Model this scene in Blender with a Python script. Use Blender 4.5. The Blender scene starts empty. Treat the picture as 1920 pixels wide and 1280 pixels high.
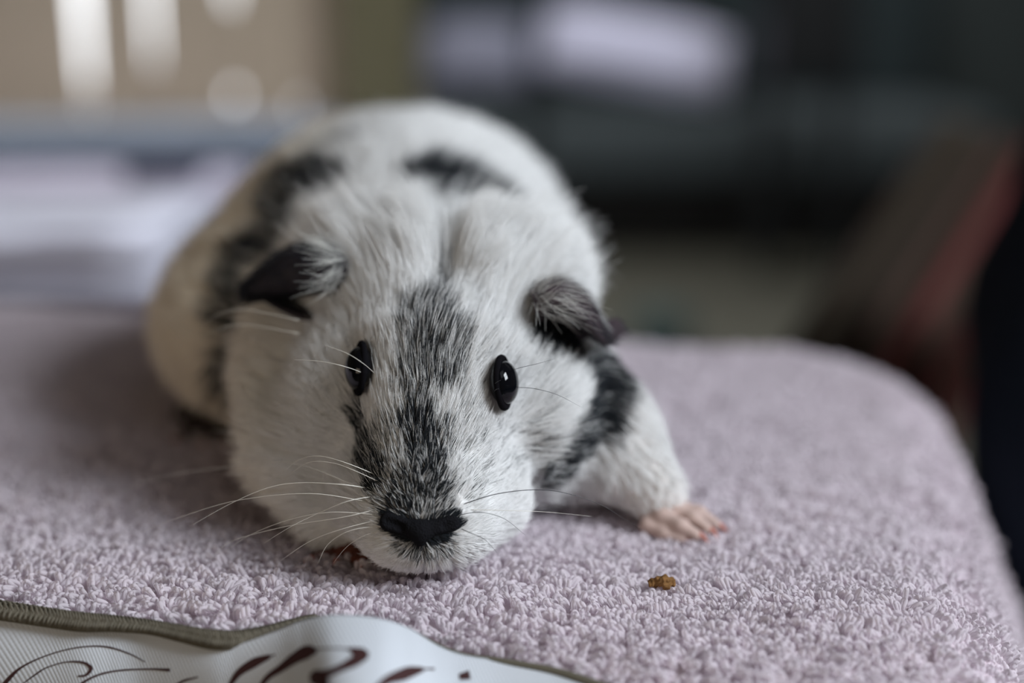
import bpy, bmesh, math, random
import numpy as np
from mathutils import Vector, Matrix, noise as mnoise
from mathutils.bvhtree import BVHTree

random.seed(7)
rng = np.random.default_rng(11)
S = bpy.context.scene

# ------------------------------------------------------------------ camera
PITCH = math.radians(14.0)
FPX = 2667.0                       # 50 mm lens on a 36 mm sensor, 1920 px wide
CAM = np.array((0.0, -0.31, 0.1326))
FWD = np.array((0.0, math.cos(PITCH), -math.sin(PITCH)))
UP = np.array((0.0, math.sin(PITCH), math.cos(PITCH)))
RIGHT = np.array((1.0, 0.0, 0.0))
cam_d = bpy.data.cameras.new('camera')
cam_d.lens = 50.0; cam_d.sensor_width = 36.0
cam_d.clip_start = 0.01; cam_d.clip_end = 50
cam_d.dof.use_dof = True
cam_d.dof.focus_distance = 0.316
cam_d.dof.aperture_fstop = 3.3
cam = bpy.data.objects.new('camera', cam_d)
cam.location = CAM
cam.rotation_euler = (math.pi / 2 - PITCH, 0, 0)
S.collection.objects.link(cam)
S.camera = cam

# ------------------------------------------------------------------ light
world = bpy.data.worlds.new('world'); S.world = world
world.use_nodes = True
bg = world.node_tree.nodes['Background']
bg.inputs[0].default_value = (1.0, 0.80, 0.58, 1)
bg.inputs[1].default_value = 0.055

def area(name, loc, target, size, size_y, power, col):
    l = bpy.data.lights.new(name, 'AREA'); l.shape = 'RECTANGLE'
    l.size = size; l.size_y = size_y; l.energy = power; l.color = col
    o = bpy.data.objects.new(name, l); o.location = loc
    o.rotation_euler = (Vector(target) - Vector(loc)).to_track_quat('-Z', 'Y').to_euler()
    S.collection.objects.link(o)
    return o
area('window_light', (1.22, -0.48, 0.93), (0, 0.05, 0.03), 0.60, 0.70, 33.0, (0.88, 0.94, 1.0))
area('soft_top_fill', (0.55, -0.75, 1.35), (0, 0.0, 0.0), 0.9, 0.9, 1.6, (0.90, 0.95, 1.0))  # added fill, no seen source: softens the key from above and in front
area('warm_fill', (-0.80, -1.20, 0.16), (-0.03, 0.05, 0.03), 0.9, 0.5, 3.4, (1.0, 0.84, 0.66))  # added warm fill from front left, out of view, lifts the shaded cheek
l = area('bed_fill', (-0.45, 1.55, 1.7), (-0.45, 1.60, 0), 0.8, 0.4, 12.5, (0.95, 0.97, 1.0)); l.data.spread = math.radians(72)  # unseen fill added to brighten the bedding and the blind
l = area('room_fill', (0.6, 2.6, 1.9), (0.6, 3.0, -0.4), 1.0, 1.0, 15.0, (0.95, 0.98, 1.0)); l.data.spread = math.radians(120)  # unseen fill added to brighten the sofa and pillow

S.view_settings.view_transform = 'Standard'
S.view_settings.look = 'None'
S.view_settings.gamma = 1.0
S.view_settings.use_curve_mapping = False
S.view_settings.exposure = 0.0
S.cycles.use_denoising = True
S.cycles.max_bounces = 8
S.cycles.diffuse_bounces = 4

# ------------------------------------------------------------------ helpers
def px(u, v, d):
    """world point seen at photograph pixel (u, v) at depth d along the view axis"""
    return CAM + FWD * d + RIGHT * ((u - 960.0) / FPX * d) + UP * (-(v - 640.0) / FPX * d)

def ray(u, v):
    r = FWD + RIGHT * ((u - 960.0) / FPX) + UP * (-(v - 640.0) / FPX)
    return r / np.linalg.norm(r)

def lin(r, g, b):
    f = lambda c: (c / 255.0) / 12.92 if c / 255.0 <= 0.04045 else (((c / 255.0) + 0.055) / 1.055) ** 2.4
    return (f(r), f(g), f(b), 1.0)

def mat(name, col, rough=0.9, spec=0.3, noise=None, bump=None, sheen=0.0, metallic=0.0, coat=0.0, attr=None, stripes=None):
    m = bpy.data.materials.new(name); m.use_nodes = True
    nt = m.node_tree; b = nt.nodes['Principled BSDF']
    b.inputs['Base Color'].default_value = col
    b.inputs['Roughness'].default_value = rough
    b.inputs['Specular IOR Level'].default_value = spec
    b.inputs['Metallic'].default_value = metallic
    b.inputs['Sheen Weight'].default_value = sheen
    b.inputs['Coat Weight'].default_value = coat
    tc = nt.nodes.new('ShaderNodeTexCoord')
    if attr:
        a = nt.nodes.new('ShaderNodeAttribute'); a.attribute_name = attr
        nt.links.new(a.outputs['Color'], b.inputs['Base Color'])
    if noise:
        sc, amt = noise
        n = nt.nodes.new('ShaderNodeTexNoise'); n.inputs['Scale'].default_value = sc
        n.inputs['Detail'].default_value = 4
        nt.links.new(tc.outputs['Object'], n.inputs['Vector'])
        mx = nt.nodes.new('ShaderNodeMixRGB'); mx.blend_type = 'MIX'
        mx.inputs[1].default_value = tuple(c * (1 - amt) for c in col[:3]) + (1,)
        mx.inputs[2].default_value = tuple(min(1, c * (1 + amt)) for c in col[:3]) + (1,)
        nt.links.new(n.outputs['Fac'], mx.inputs[0])
        nt.links.new(mx.outputs[0], b.inputs['Base Color'])
    if stripes:
        sc, c2, rot = stripes
        mp = nt.nodes.new('ShaderNodeMapping'); mp.inputs['Rotation'].default_value = rot
        w = nt.nodes.new('ShaderNodeTexWave'); w.inputs['Scale'].default_value = sc
        w.inputs['Distortion'].default_value = 1.0
        nt.links.new(tc.outputs['Object'], mp.inputs['Vector']); nt.links.new(mp.outputs[0], w.inputs['Vector'])
        mx = nt.nodes.new('ShaderNodeMixRGB'); mx.inputs[1].default_value = col; mx.inputs[2].default_value = c2
        nt.links.new(w.outputs['Fac'], mx.inputs[0]); nt.links.new(mx.outputs[0], b.inputs['Base Color'])
    if bump:
        sc, st, kind = bump
        t = nt.nodes.new('ShaderNodeTexNoise' if kind == 'noise' else 'ShaderNodeTexWave')
        t.inputs['Scale'].default_value = sc
        nt.links.new(tc.outputs['Object'], t.inputs['Vector'])
        bp = nt.nodes.new('ShaderNodeBump'); bp.inputs['Strength'].default_value = st
        bp.inputs['Distance'].default_value = 0.0005
        nt.links.new(t.outputs['Fac'], bp.inputs['Height'])
        nt.links.new(bp.outputs[0], b.inputs['Normal'])
    return m

def hair_mat(name, attr='hair_color', trans=0.35, rough=0.45, spec=0.25):
    m = bpy.data.materials.new(name); m.use_nodes = True
    nt = m.node_tree; b = nt.nodes['Principled BSDF']; out = nt.nodes['Material Output']
    a = nt.nodes.new('ShaderNodeAttribute'); a.attribute_name = attr
    nt.links.new(a.outputs['Color'], b.inputs['Base Color'])
    b.inputs['Roughness'].default_value = rough
    b.inputs['Specular IOR Level'].default_value = spec
    t = nt.nodes.new('ShaderNodeBsdfTranslucent'); nt.links.new(a.outputs['Color'], t.inputs['Color'])
    mx = nt.nodes.new('ShaderNodeMixShader'); mx.inputs[0].default_value = trans
    nt.links.new(b.outputs[0], mx.inputs[1]); nt.links.new(t.outputs[0], mx.inputs[2])
    nt.links.new(mx.outputs[0], out.inputs['Surface'])
    return m

def link(name, data, m=None, parent=None, kind=None, label=None, cat=None, group=None, smooth=True):
    o = bpy.data.objects.new(name, data); S.collection.objects.link(o)
    if m is not None: data.materials.append(m)
    if parent is not None: o.parent = parent
    if kind: o['kind'] = kind
    if label: o['label'] = label
    if cat: o['category'] = cat
    if group: o['group'] = group
    if smooth and hasattr(data, 'polygons'):
        data.polygons.foreach_set('use_smooth', [True] * len(data.polygons))
    return o

def mesh_of(verts, faces, name='mesh'):
    me = bpy.data.meshes.new(name)
    me.from_pydata([tuple(map(float, v)) for v in verts], [], [tuple(map(int, f)) for f in faces])
    me.update()
    return me

def empty(name, loc, label, cat, group=None):
    o = bpy.data.objects.new(name, None); o.empty_display_size = 0.02
    o.location = tuple(map(float, loc)); S.collection.objects.link(o)
    o['label'] = label; o['category'] = cat
    if group: o['group'] = group
    return o

def child(o, parent):
    """parent keeping the world place (the parent is only translated)"""
    o.parent = parent
    o.matrix_parent_inverse = Matrix.Translation(-parent.location)
    return o

def grid_mesh(P, closed_u=False):
    """P: (n, m, 3) array of points"""
    n, m = P.shape[:2]
    f = []
    for i in range(n - 1 if not closed_u else n):
        for j in range(m - 1):
            a = i * m + j; b = ((i + 1) % n) * m + j
            f.append((a, b, b + 1, a + 1))
    return mesh_of(P.reshape(-1, 3), f)

def catmull(P, k):
    """resample control points along axis 0, k steps to each interval"""
    P = np.asarray(P, float); n = len(P)
    ext = np.concatenate([[2 * P[0] - P[1]], P, [2 * P[-1] - P[-2]]])
    out = []
    for i in range(n - 1):
        p0, p1, p2, p3 = ext[i:i + 4]
        for t in np.arange(k) / k:
            out.append(0.5 * ((2 * p1) + (p2 - p0) * t + (2 * p0 - 5 * p1 + 4 * p2 - p3) * t * t + (3 * p1 - p0 - 3 * p2 + p3) * t ** 3))
    out.append(P[-1])
    return np.array(out)

def loft(ctrl, ku, kv):
    A = catmull(ctrl, ku)
    return np.swapaxes(catmull(np.swapaxes(A, 0, 1), kv), 0, 1)

def thicken(P, th):
    """closed thin slab from a grid of points"""
    du = np.gradient(P, axis=0); dv = np.gradient(P, axis=1)
    n = np.cross(du, dv); n /= np.linalg.norm(n, axis=-1, keepdims=True) + 1e-12
    th = np.asarray(th)
    if th.ndim == 2: th = th[..., None]
    A = P + n * th / 2; B = P - n * th / 2
    nn, m = P.shape[:2]; off = nn * m
    f = []
    for i in range(nn - 1):
        for j in range(m - 1):
            a = i * m + j; b = a + m
            f.append((a, b, b + 1, a + 1)); f.append((off + a, off + a + 1, off + b + 1, off + b))
    for i in range(nn - 1):
        a = i * m; f.append((a, off + a, off + a + m, a + m))
        a = i * m + m - 1; f.append((a, a + m, off + a + m, off + a))
    for j in range(m - 1):
        f.append((j, j + 1, off + j + 1, off + j))
        a = (nn - 1) * m + j; f.append((a, off + a, off + a + 1, a + 1))
    return mesh_of(np.concatenate([A.reshape(-1, 3), B.reshape(-1, 3)]), f)

def tube(pts, radii, sides=6):
    pts = np.asarray(pts, float); n = len(pts)
    T = np.gradient(pts, axis=0); T /= np.linalg.norm(T, axis=1, keepdims=True)
    ref = np.array((0.3, 0.2, 1.0)); V = []
    for i in range(n):
        a = np.cross(T[i], ref); a /= np.linalg.norm(a); b = np.cross(T[i], a)
        for k in range(sides):
            an = 2 * math.pi * k / sides
            V.append(pts[i] + radii[i] * (math.cos(an) * a + math.sin(an) * b))
    f = []
    for i in range(n - 1):
        for k in range(sides):
            f.append((i * sides + k, i * sides + (k + 1) % sides, (i + 1) * sides + (k + 1) % sides, (i + 1) * sides + k))
    f.append(tuple(range(sides - 1, -1, -1))); f.append(tuple((n - 1) * sides + k for k in range(sides)))
    return mesh_of(V, f)

def _hash(ix, iy, iz, s):
    h = (ix * 374761393 + iy * 668265263 + iz * 2147483647 + s * 974634777) & 0xffffffff
    h = ((h ^ (h >> 13)) * 1274126177) & 0xffffffff
    return ((h ^ (h >> 16)) & 0xffffff) / float(0xffffff)

def vnoise(p, scale, seed=0):
    """smooth value noise 0..1, p (n,3) in metres, scale = cell size"""
    q = p / scale; i = np.floor(q).astype(np.int64); f = q - i; f = f * f * (3 - 2 * f)
    out = 0
    for dx in (0, 1):
        for dy in (0, 1):
            for dz in (0, 1):
                w = (f[:, 0] if dx else 1 - f[:, 0]) * (f[:, 1] if dy else 1 - f[:, 1]) * (f[:, 2] if dz else 1 - f[:, 2])
                out = out + w * _hash(i[:, 0] + dx, i[:, 1] + dy, i[:, 2] + dz, seed)
    return out

def curves_object(name, P, R, col, m, parent=None, kind=None, label=None):
    """P (n,k,3), R (n,k) or (k,), col (n,3): hair curves, one colour each"""
    n, k = P.shape[:2]
    hc = bpy.data.hair_curves.new(name)
    hc.add_curves([k] * n)
    hc.attributes['position'].data.foreach_set('vector', np.ascontiguousarray(P, np.float32).ravel())
    R = np.broadcast_to(R, (n, k)).astype(np.float32)
    ra = hc.attributes.get('radius') or hc.attributes.new('radius', 'FLOAT', 'POINT')
    ra.data.foreach_set('value', np.ascontiguousarray(R).ravel())
    ca = hc.attributes.new('hair_color', 'FLOAT_COLOR', 'CURVE')
    ca.data.foreach_set('color', np.concatenate([col, np.ones((n, 1))], 1).astype(np.float32).ravel())
    o = bpy.data.objects.new(name, hc); S.collection.objects.link(o)
    hc.materials.append(m)
    if parent is not None: child(o, parent)
    if kind: o['kind'] = kind
    if label: o['label'] = label
    return o

# ---- implicit surfaces
def ell(c, r, rot=None):
    c = np.array(c, float); r = np.array(r, float)
    def f(p):
        q = p - c
        if rot is not None: q = q @ rot
        k0 = np.linalg.norm(q / r, axis=-1); k1 = np.linalg.norm(q / (r * r), axis=-1) + 1e-9
        return k0 * (k0 - 1) / k1
    return f

def cone(a, b, ra, rb):
    a = np.array(a, float); b = np.array(b, float); ab = b - a; L = ab @ ab
    def f(p):
        t = np.clip(((p - a) @ ab) / L, 0, 1)
        return np.linalg.norm(p - a - t[..., None] * ab, axis=-1) - (ra + (rb - ra) * t)
    return f

def smin(a, b, k):
    h = np.clip(0.5 + 0.5 * (b - a) / k, 0, 1)
    return b * (1 - h) + a * h - k * h * (1 - h)

def union(fs, k):
    def f(p):
        d = fs[0](p)
        for g in fs[1:]: d = smin(d, g(p), k)
        return d
    return f

def surface_net(f, lo, hi, h):
    lo = np.array(lo, float); n = np.ceil((np.array(hi) - lo) / h).astype(int) + 1
    ax = [lo[i] + h * np.arange(n[i]) for i in range(3)]
    G = np.stack(np.meshgrid(*ax, indexing='ij'), -1)
    D = f(G.reshape(-1, 3)).reshape(n)
    corners = [(i, j, k) for i in (0, 1) for j in (0, 1) for k in (0, 1)]
    c = np.stack([D[i:n[0] - 1 + i, j:n[1] - 1 + j, k:n[2] - 1 + k] for i, j, k in corners], -1)
    act = (c.min(-1) < 0) & (c.max(-1) >= 0)
    idx = -np.ones(act.shape, int); cells = np.argwhere(act); idx[act] = np.arange(len(cells))
    cv = c[act]; acc = np.zeros((len(cells), 3)); cnt = np.zeros(len(cells))
    for a in range(8):
        for b in range(a + 1, 8):
            if sum(x != y for x, y in zip(corners[a], corners[b])) != 1: continue
            m = (cv[:, a] < 0) != (cv[:, b] < 0)
            t = cv[m, a] / (cv[m, a] - cv[m, b])
            acc[m] += np.array(corners[a]) + t[:, None] * (np.array(corners[b]) - np.array(corners[a]))
            cnt[m] += 1
    V = lo + (cells + acc / cnt[:, None]) * h
    F = []
    for axn in range(3):
        o1, o2 = (axn + 1) % 3, (axn + 2) % 3
        sl0 = [slice(1, -1)] * 3; sl1 = [slice(1, -1)] * 3
        sl0[axn] = slice(0, -1); sl1[axn] = slice(1, None)
        A = D[tuple(sl0)]; B = D[tuple(sl1)]
        off = np.array([1, 1, 1]); off[axn] = 0
        for sgn in (0, 1):
            m = ((A < 0) & (B >= 0)) if sgn == 0 else ((A >= 0) & (B < 0))
            e = np.argwhere(m) + off
            def at(d1, d2):
                q = e.copy(); q[:, o1] -= d1; q[:, o2] -= d2
                return idx[q[:, 0], q[:, 1], q[:, 2]]
            quad = np.stack([at(1, 1), at(0, 1), at(0, 0), at(1, 0)], 1)
            if sgn: quad = quad[:, ::-1]
            F.append(quad)
    F = np.concatenate(F); F = F[(F >= 0).all(1)]
    return V, F

def grad(f, p, e=4e-4):
    g = np.stack([f(p + np.eye(3)[i] * e) - f(p - np.eye(3)[i] * e) for i in range(3)], -1)
    return g / (np.linalg.norm(g, axis=-1, keepdims=True) + 1e-12)

def march(f, u, v, off=0.0):
    d = ray(u, v); t = 0.22
    for _ in range(200):
        s = float(f((CAM + d * t)[None])[0]) - off
        t += s * 0.8
        if abs(s) < 5e-5: return CAM + d * t
        if t > 0.8: break
    return None

# ================================================================== SETTING
m_floor = mat('floor_wood', lin(70, 68, 59), 0.6, 0.3, noise=(3.0, 0.25))
def box_mesh(c, s, bev=0.0):
    bm = bmesh.new(); bmesh.ops.create_cube(bm, size=1)
    for v in bm.verts: v.co = Vector((c[0] + v.co.x * s[0], c[1] + v.co.y * s[1], c[2] + v.co.z * s[2]))
    if bev: bmesh.ops.bevel(bm, geom=bm.edges[:], offset=bev, segments=4, profile=0.6, affect='EDGES')
    me = bpy.data.meshes.new('box'); bm.to_mesh(me); bm.free(); return me
FLZ = -0.46
link('floor', box_mesh((0, 1.0, FLZ - 0.01), (5.4, 5.4, 0.02)), m_floor, kind='structure', smooth=False)
link('wall_back', box_mesh((0, 3.7, 0.7), (5.4, 0.06, 2.6)), mat('wall_back_paint', lin(60, 66, 66), 0.9, 0.2, noise=(2, 0.15)), kind='structure', smooth=False)
link('wall_left', box_mesh((-2.7, 1.0, 0.7), (0.06, 5.4, 2.6)), mat('wall_left_paint', lin(120, 112, 98), 0.9, 0.2, noise=(2, 0.1)), kind='structure', smooth=False)

# the padded bench under the towel and the bed that goes on behind it
m_bench = mat('bench_fabric', lin(150, 138, 150), 0.95, 0.15, noise=(40, 0.1))
bench = link('bench', box_mesh((-0.55, 0.085, -0.262), (1.26, 0.21, 0.395), 0.02), m_bench, label='padded bench under the pink towel', cat='bench')
bed = empty('bed', (-0.75, 0.8, FLZ), 'bed with a grey-lavender cover behind the bench', 'bed')
child(link('mattress', box_mesh((-0.78, 0.95, -0.155), (1.20, 1.02, 0.22), 0.04), mat('bed_cover', lin(150, 142, 155), 0.95, 0.15, noise=(8, 0.12))), bed)
child(link('bed_base', box_mesh((-0.78, 0.95, -0.3625), (1.16, 0.98, 0.19), 0.02), mat('bed_base_wood', lin(90, 78, 66), 0.7, 0.3, noise=(8, 0.2))), bed)

def folded(name, u0, u1, vt, vb, d, depth, col, label, layers=2, cat='blanket', group=None):
    """a folded blanket: soft rounded layers lying on one another"""
    A = px(u0, vb, d); B = px(u1, vb, d); Tp = px(u1, vt, d)
    z0, z1 = -0.040, Tp[2]; h = (z1 - z0) / layers
    root = empty(name, ((A[0] + B[0]) / 2, A[1], z0), label, cat, group)
    m = mat(name + '_wool', col, 0.95, 0.1, noise=(30, 0.08))
    for k in range(layers):
        bm = bmesh.new(); bmesh.ops.create_cube(bm, size=1)
        bmesh.ops.subdivide_edges(bm, edges=bm.edges[:], cuts=5, use_grid_fill=True)
        cx, cy = (A[0] + B[0]) / 2, A[1] + depth / 2
        for v in bm.verts:
            x, y, z = v.co
            r = (1 - (2 * abs(z)) ** 2 * 0.25)
            ins = min(1, (0.5 - abs(y)) * depth / (h * .5)) if abs(z) > .3 else 1
            X = cx + x * (B[0] - A[0]); Y = cy + y * depth - 0.01 * k
            Z = z0 + h * (k + 0.5) + z * h * 0.96 * (0.82 + 0.18 * ins)
            w = mnoise.noise(Vector((X * 9, Y * 9, k))) * h * 0.12
            v.co = (X, Y + w, Z + w)
        bmesh.ops.bevel(bm, geom=[e for e in bm.edges if e.is_boundary or e.calc_face_angle(0) > 1.0], offset=h * 0.28, segments=4, affect='EDGES')
        me = bpy.data.meshes.new('layer'); bm.to_mesh(me); bm.free()
        child(link('layer', me, m), root)
    return root
folded('folded_blanket', -560, 330, 415, 560, .80, .16, lin(226, 226, 240), 'pale lavender folded blanket lying nearest behind the towel at left', 2)
folded('folded_quilt', -700, 430, 345, 410, 1.05, .14, lin(190, 184, 200), 'mauve-grey folded quilt behind the pale lavender blanket at left', 1, 'quilt')
folded('folded_sheet', -800, 640, 238, 312, 1.30, .14, lin(120, 128, 140), 'blue-grey folded sheet, farthest of the bedding at left', 1, 'sheet')
link('phone_case', box_mesh(px(312, 332, 1.085) + np.array((0, 0.0, 0.006)), (0.052, 0.05, 0.014), 0.004), mat('case_navy', lin(40, 42, 66), 0.6, 0.3), label='small flat dark navy case lying on the mauve-grey bedding', cat='case')

# window behind closed vertical blinds: daylight comes through the gaps
WD = 1.75
m_slat = mat('blind_fabric', lin(184, 171, 150), 0.9, 0.1, noise=(20, 0.05))
def bx(u): return float((u - 960) / FPX * WD)
def bz(v): return float(px(900, v, WD)[2])
by = float(px(900, 100, WD)[1])
blind = empty('vertical_blind', (bx(300), by, bz(235)), 'beige vertical blind with narrow gaps of daylight behind the bed', 'blind')
gaps = [(-220, 0, [( -700, 9), (120, 9), (130, 0), (300, 0)]), (-90, 0, [(-700, 4), (90, 0), (300, 0)]), (30, 0, [(-700, 1), (-600, 0), (300, 0)]),
        (160, 0, [(-700, 24), (-60, 22), (60, 15), (150, 10), (160, 3), (300, 0)]), (288, 0, [(-700, 20), (-60, 14), (60, 9), (110, 5), (135, 0), (300, 0)]),
        (437, 0, [(-700, 16), (-60, 12), (0, 9), (12, 0), (165, 0), (172, 9), (188, 9), (195, 0), (300, 0)]),
        (558, 0, [(-700, 4), (-200, 0), (185, 0), (195, 4), (210, 4), (216, 0), (300, 0)]), (672, 0, [(-700, 1), (-600, 0), (300, 0)]), (786, 0, [(-700, 0), (300, 0)])]
vs = sorted({v for g in gaps for v, _ in g[2]})
def gw(g, v): return float(np.interp(v, [a for a, _ in g[2]], [b for _, b in g[2]])) / 2
for g0, g1 in zip(gaps[:-1], gaps[1:]):
    rows = []
    for v in vs:
        xl = bx(g0[0] + gw(g0, v)); xr = bx(g1[0] - gw(g1, v))
        rows.append([(xl + (xr - xl) * t, by + 0.004 * math.sin(math.pi * t), bz(v)) for t in np.linspace(0, 1, 7)])
    child(link('slat', thicken(np.array(rows), 0.0012), m_slat), blind)
child(link('head_rail', box_mesh((bx(283), by, bz(-705)), (bx(786) - bx(-220), 0.04, 0.03), 0.004), m_slat), blind)
m_sky = bpy.data.materials.new('daylight_outside'); m_sky.use_nodes = True
nt = m_sky.node_tree; nt.nodes.clear(); em = nt.nodes.new('ShaderNodeEmission'); mo = nt.nodes.new('ShaderNodeOutputMaterial')
em.inputs[0].default_value = (0.93, 0.96, 1.0, 1); em.inputs[1].default_value = 3.6; nt.links.new(em.outputs[0], mo.inputs[0])
link('window_1', box_mesh((bx(265), by + 0.06, bz(-240)), (bx(730) - bx(-200), 0.01, bz(-705) - bz(225)), 0), m_sky, kind='structure', smooth=False)
m_trim = mat('window_trim', lin(112, 108, 84), 0.8, 0.2)
link('trim_1', box_mesh((bx(712), by - 0.03, (bz(-740) + bz(222)) / 2), (bx(788) - bx(636), 0.02, bz(-740) - bz(222)), 0.003), m_trim, kind='structure', smooth=False)
link('wall_window', box_mesh((bx(283), by + 0.05, (bz(222) + FLZ) / 2), (bx(790) - bx(-230), 0.08, bz(222) - FLZ)), mat('wall_window_paint', lin(150, 148, 140), 0.9, 0.2), kind='structure', smooth=False)

# right half of the room: low dark sofa with a lavender pillow, black cabinet, ball
def soft_box(name, c, s, bev, m, parent=None, **k):
    o = link(name, box_mesh(c, s, bev), m, **k)
    return child(o, parent) if parent is not None else o
m_sofa = mat('sofa_fabric', lin(72, 78, 80), 0.95, 0.1, noise=(6, 0.2))
m_sofa_d = mat('sofa_base_shaded', lin(30, 29, 28), 0.9, 0.1)  # shadow below the seats is put into this dark base colour
sofa = empty('sofa', (0.7, 3.35, FLZ), 'low dark grey sofa along the far wall', 'sofa')
def bp(u, v, d): return px(u, v, d)
sl, sr = bp(560, 0, 3.3)[0], bp(1850, 0, 3.3)[0]
zt, zm, zb = bp(0, 205, 3.3)[2], bp(0, 330, 3.3)[2], FLZ
soft_box('base', ((sl + sr) / 2, 3.2, (zm + zb) / 2 + 0.01), (sr - sl, 0.55, zm - zb - 0.02), 0.02, m_sofa_d, sofa)
for k in range(3):
    w = (sr - sl) / 3
    soft_box('seat_cushion', (sl + w * (k + .5), 3.16, (zt + zm) / 2), (w * .97, 0.60, zt - zm), 0.05, m_sofa, sofa)
soft_box('backrest', ((sl + sr) / 2, 3.52, zt + 0.22), (sr - sl, 0.16, 0.50), 0.06, mat('sofa_back', lin(52, 60, 62), 0.95, 0.1), sofa)
def pillow(name, c, s, rot, m, label, cat):
    bm = bmesh.new(); bmesh.ops.create_cube(bm, size=2); bmesh.ops.subdivide_edges(bm, edges=bm.edges[:], cuts=9, use_grid_fill=True)
    for v in bm.verts:
        x, y, z = v.co; t = (1 - x ** 4) * (1 - y ** 4)
        k = 1 - 0.08 * (abs(x) ** 2 * (1 - abs(y)) + abs(y) ** 2 * (1 - abs(x)))
        v.co = (x * s[0] / 2, y * s[1] / 2, z * s[2] / 2 * (0.12 + 0.88 * max(0, t) ** 0.5))
    me = bpy.data.meshes.new(name); bm.to_mesh(me); bm.free()
    o = link(name, me, m, label=label, cat=cat); o.location = c; o.rotation_euler = rot
    return o
pillow('pillow', tuple(bp(1190, 116, 3.32) + np.array((0, 0, 0.02))), (0.44, 0.17, 0.12), (math.radians(55), math.radians(10), 0), mat('pillow_lavender', lin(212, 210, 232), 0.9, 0.1), 'pale lavender pillow on the dark sofa', 'pillow')
pillow('cushion', tuple(bp(890, 105, 3.32)), (0.24, 0.17, 0.11), (math.radians(50), 0, 0), mat('cushion_grey', lin(140, 140, 156), 0.9, 0.1), 'grey cushion on the dark sofa left of the lavender pillow', 'cushion')
cab = empty('cabinet', tuple(np.array((bp(1545, 0, 2.9)[0], 2.75, FLZ))), 'tall narrow black cabinet in front of the dark sofa', 'cabinet')
cx = bp(1545, 0, 2.75)[0]; zc = bp(0, 165, 2.75)[2]
m_blk = mat('cabinet_black', lin(10, 13, 16), 0.5, 0.3)
soft_box('carcass', (cx, 2.66, zc + 0.50), (0.18, 0.16, 1.0), 0.01, m_blk, cab)
soft_box('door', (cx, 2.571, zc + 0.50), (0.17, 0.016, 0.97), 0.004, m_blk, cab)
for dx in (-0.07, 0.07):
    for dy in (-.08, .08):
        soft_box('leg', (cx + dx, 2.66 + dy * .8, (zc + FLZ) / 2), (0.015, 0.015, zc - FLZ), 0.002, m_blk, cab)
bm = bmesh.new(); bmesh.ops.create_uvsphere(bm, u_segments=32, v_segments=20, radius=0.055)
for v in bm.verts: v.co.z *= 0.75; v.co += v.normal * 0.002 * mnoise.noise(v.co * 60)
me = bpy.data.meshes.new('beanbag'); bm.to_mesh(me); bm.free()
o = link('footrest', me, mat('footrest_grey', lin(52, 62, 60), 0.9, 0.1), label='small dark round footrest on the floor beyond the towel', cat='footrest')
gpt = bp(1240, 612, 2.35); o.location = (gpt[0], gpt[1], FLZ + 0.041)

# striped brown cloth hanging in soft folds at the right
cols = 13; ctrl = []
A0, A1 = (1770, 220, 1.14), (2080, 320, 1.12)
B0, B1 = (1600, 470, 1.0), (1920, 560, .98)
C0, C1 = (1450, 690, .88), (1800, 790, .86)
D0, D1 = (1400, 860, .90), (1750, 960, .88)
for (p0, p1) in ((A0, A1), (B0, B1), (C0, C1), (D0, D1)):
    ctrl.append([px(*(np.array(p0) * (1 - t) + np.array(p1) * t + np.array((0, 0, 0.016 * math.sin(t * 20))))) for t in np.linspace(0, 1, cols)])
throw = empty('striped_throw', tuple(ctrl[1][6]), 'brown and dark red striped throw hanging in folds beyond the right edge of the towel', 'throw')
G = loft(np.array(ctrl), 8, 4)
stripe_c = [mat('throw_brown', lin(74, 60, 52), 0.95, 0.1), mat('throw_dark', lin(50, 42, 37), 0.95, 0.1), mat('throw_red', lin(98, 50, 50), 0.95, 0.1), mat('throw_olive', lin(74, 68, 57), 0.95, 0.1)]
order = [1, 3, 1, 1, 0, 1, 2, 0, 1, 2, 0, 2]
for k in range(cols - 1):
    child(link('stripe', thicken(G[:, k * 4:k * 4 + 5], 0.003), stripe_c[order[k]]), throw)

# navy bolster at the far right
bo = [(2350, 150, .72, .088), (2200, 420, .66, .078), (2130, 640, .60, .074), (2120, 820, .56, .070), (2150, 1020, .53, .066), (2210, 1300, .52, .066), (2300, 1800, .53, .068)]
bpnt = np.array([px(a_, b_, c_) for a_, b_, c_, _ in bo] ); br_ = np.array([q[3] for q in bo])
cc = catmull(np.concatenate([bpnt, br_[:, None]], 1), 8)
cc[:, 0] += 0.008
me = tube(cc[:, :3], cc[:, 3], 40)
for v in me.vertices:
    v.co = v.co + Vector((1, 0, 0)) * 0.010 * mnoise.noise(v.co * 14)
nav = empty('navy_bolster', tuple(cc[-1, :3]), 'dark navy fabric bolster standing at the right edge', 'bolster')
child(link('cover', me, mat('navy_cloth', lin(24, 30, 40), 0.95, 0.1, bump=(200, .5, 'noise'))), nav)
#SETTING_END

# ================================================================== TOWEL
def smin1(a, b, k):
    h = np.clip(0.5 + 0.5 * (b - a) / k, 0, 1)
    return b * (1 - h) + a * h - k * h * (1 - h)

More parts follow.
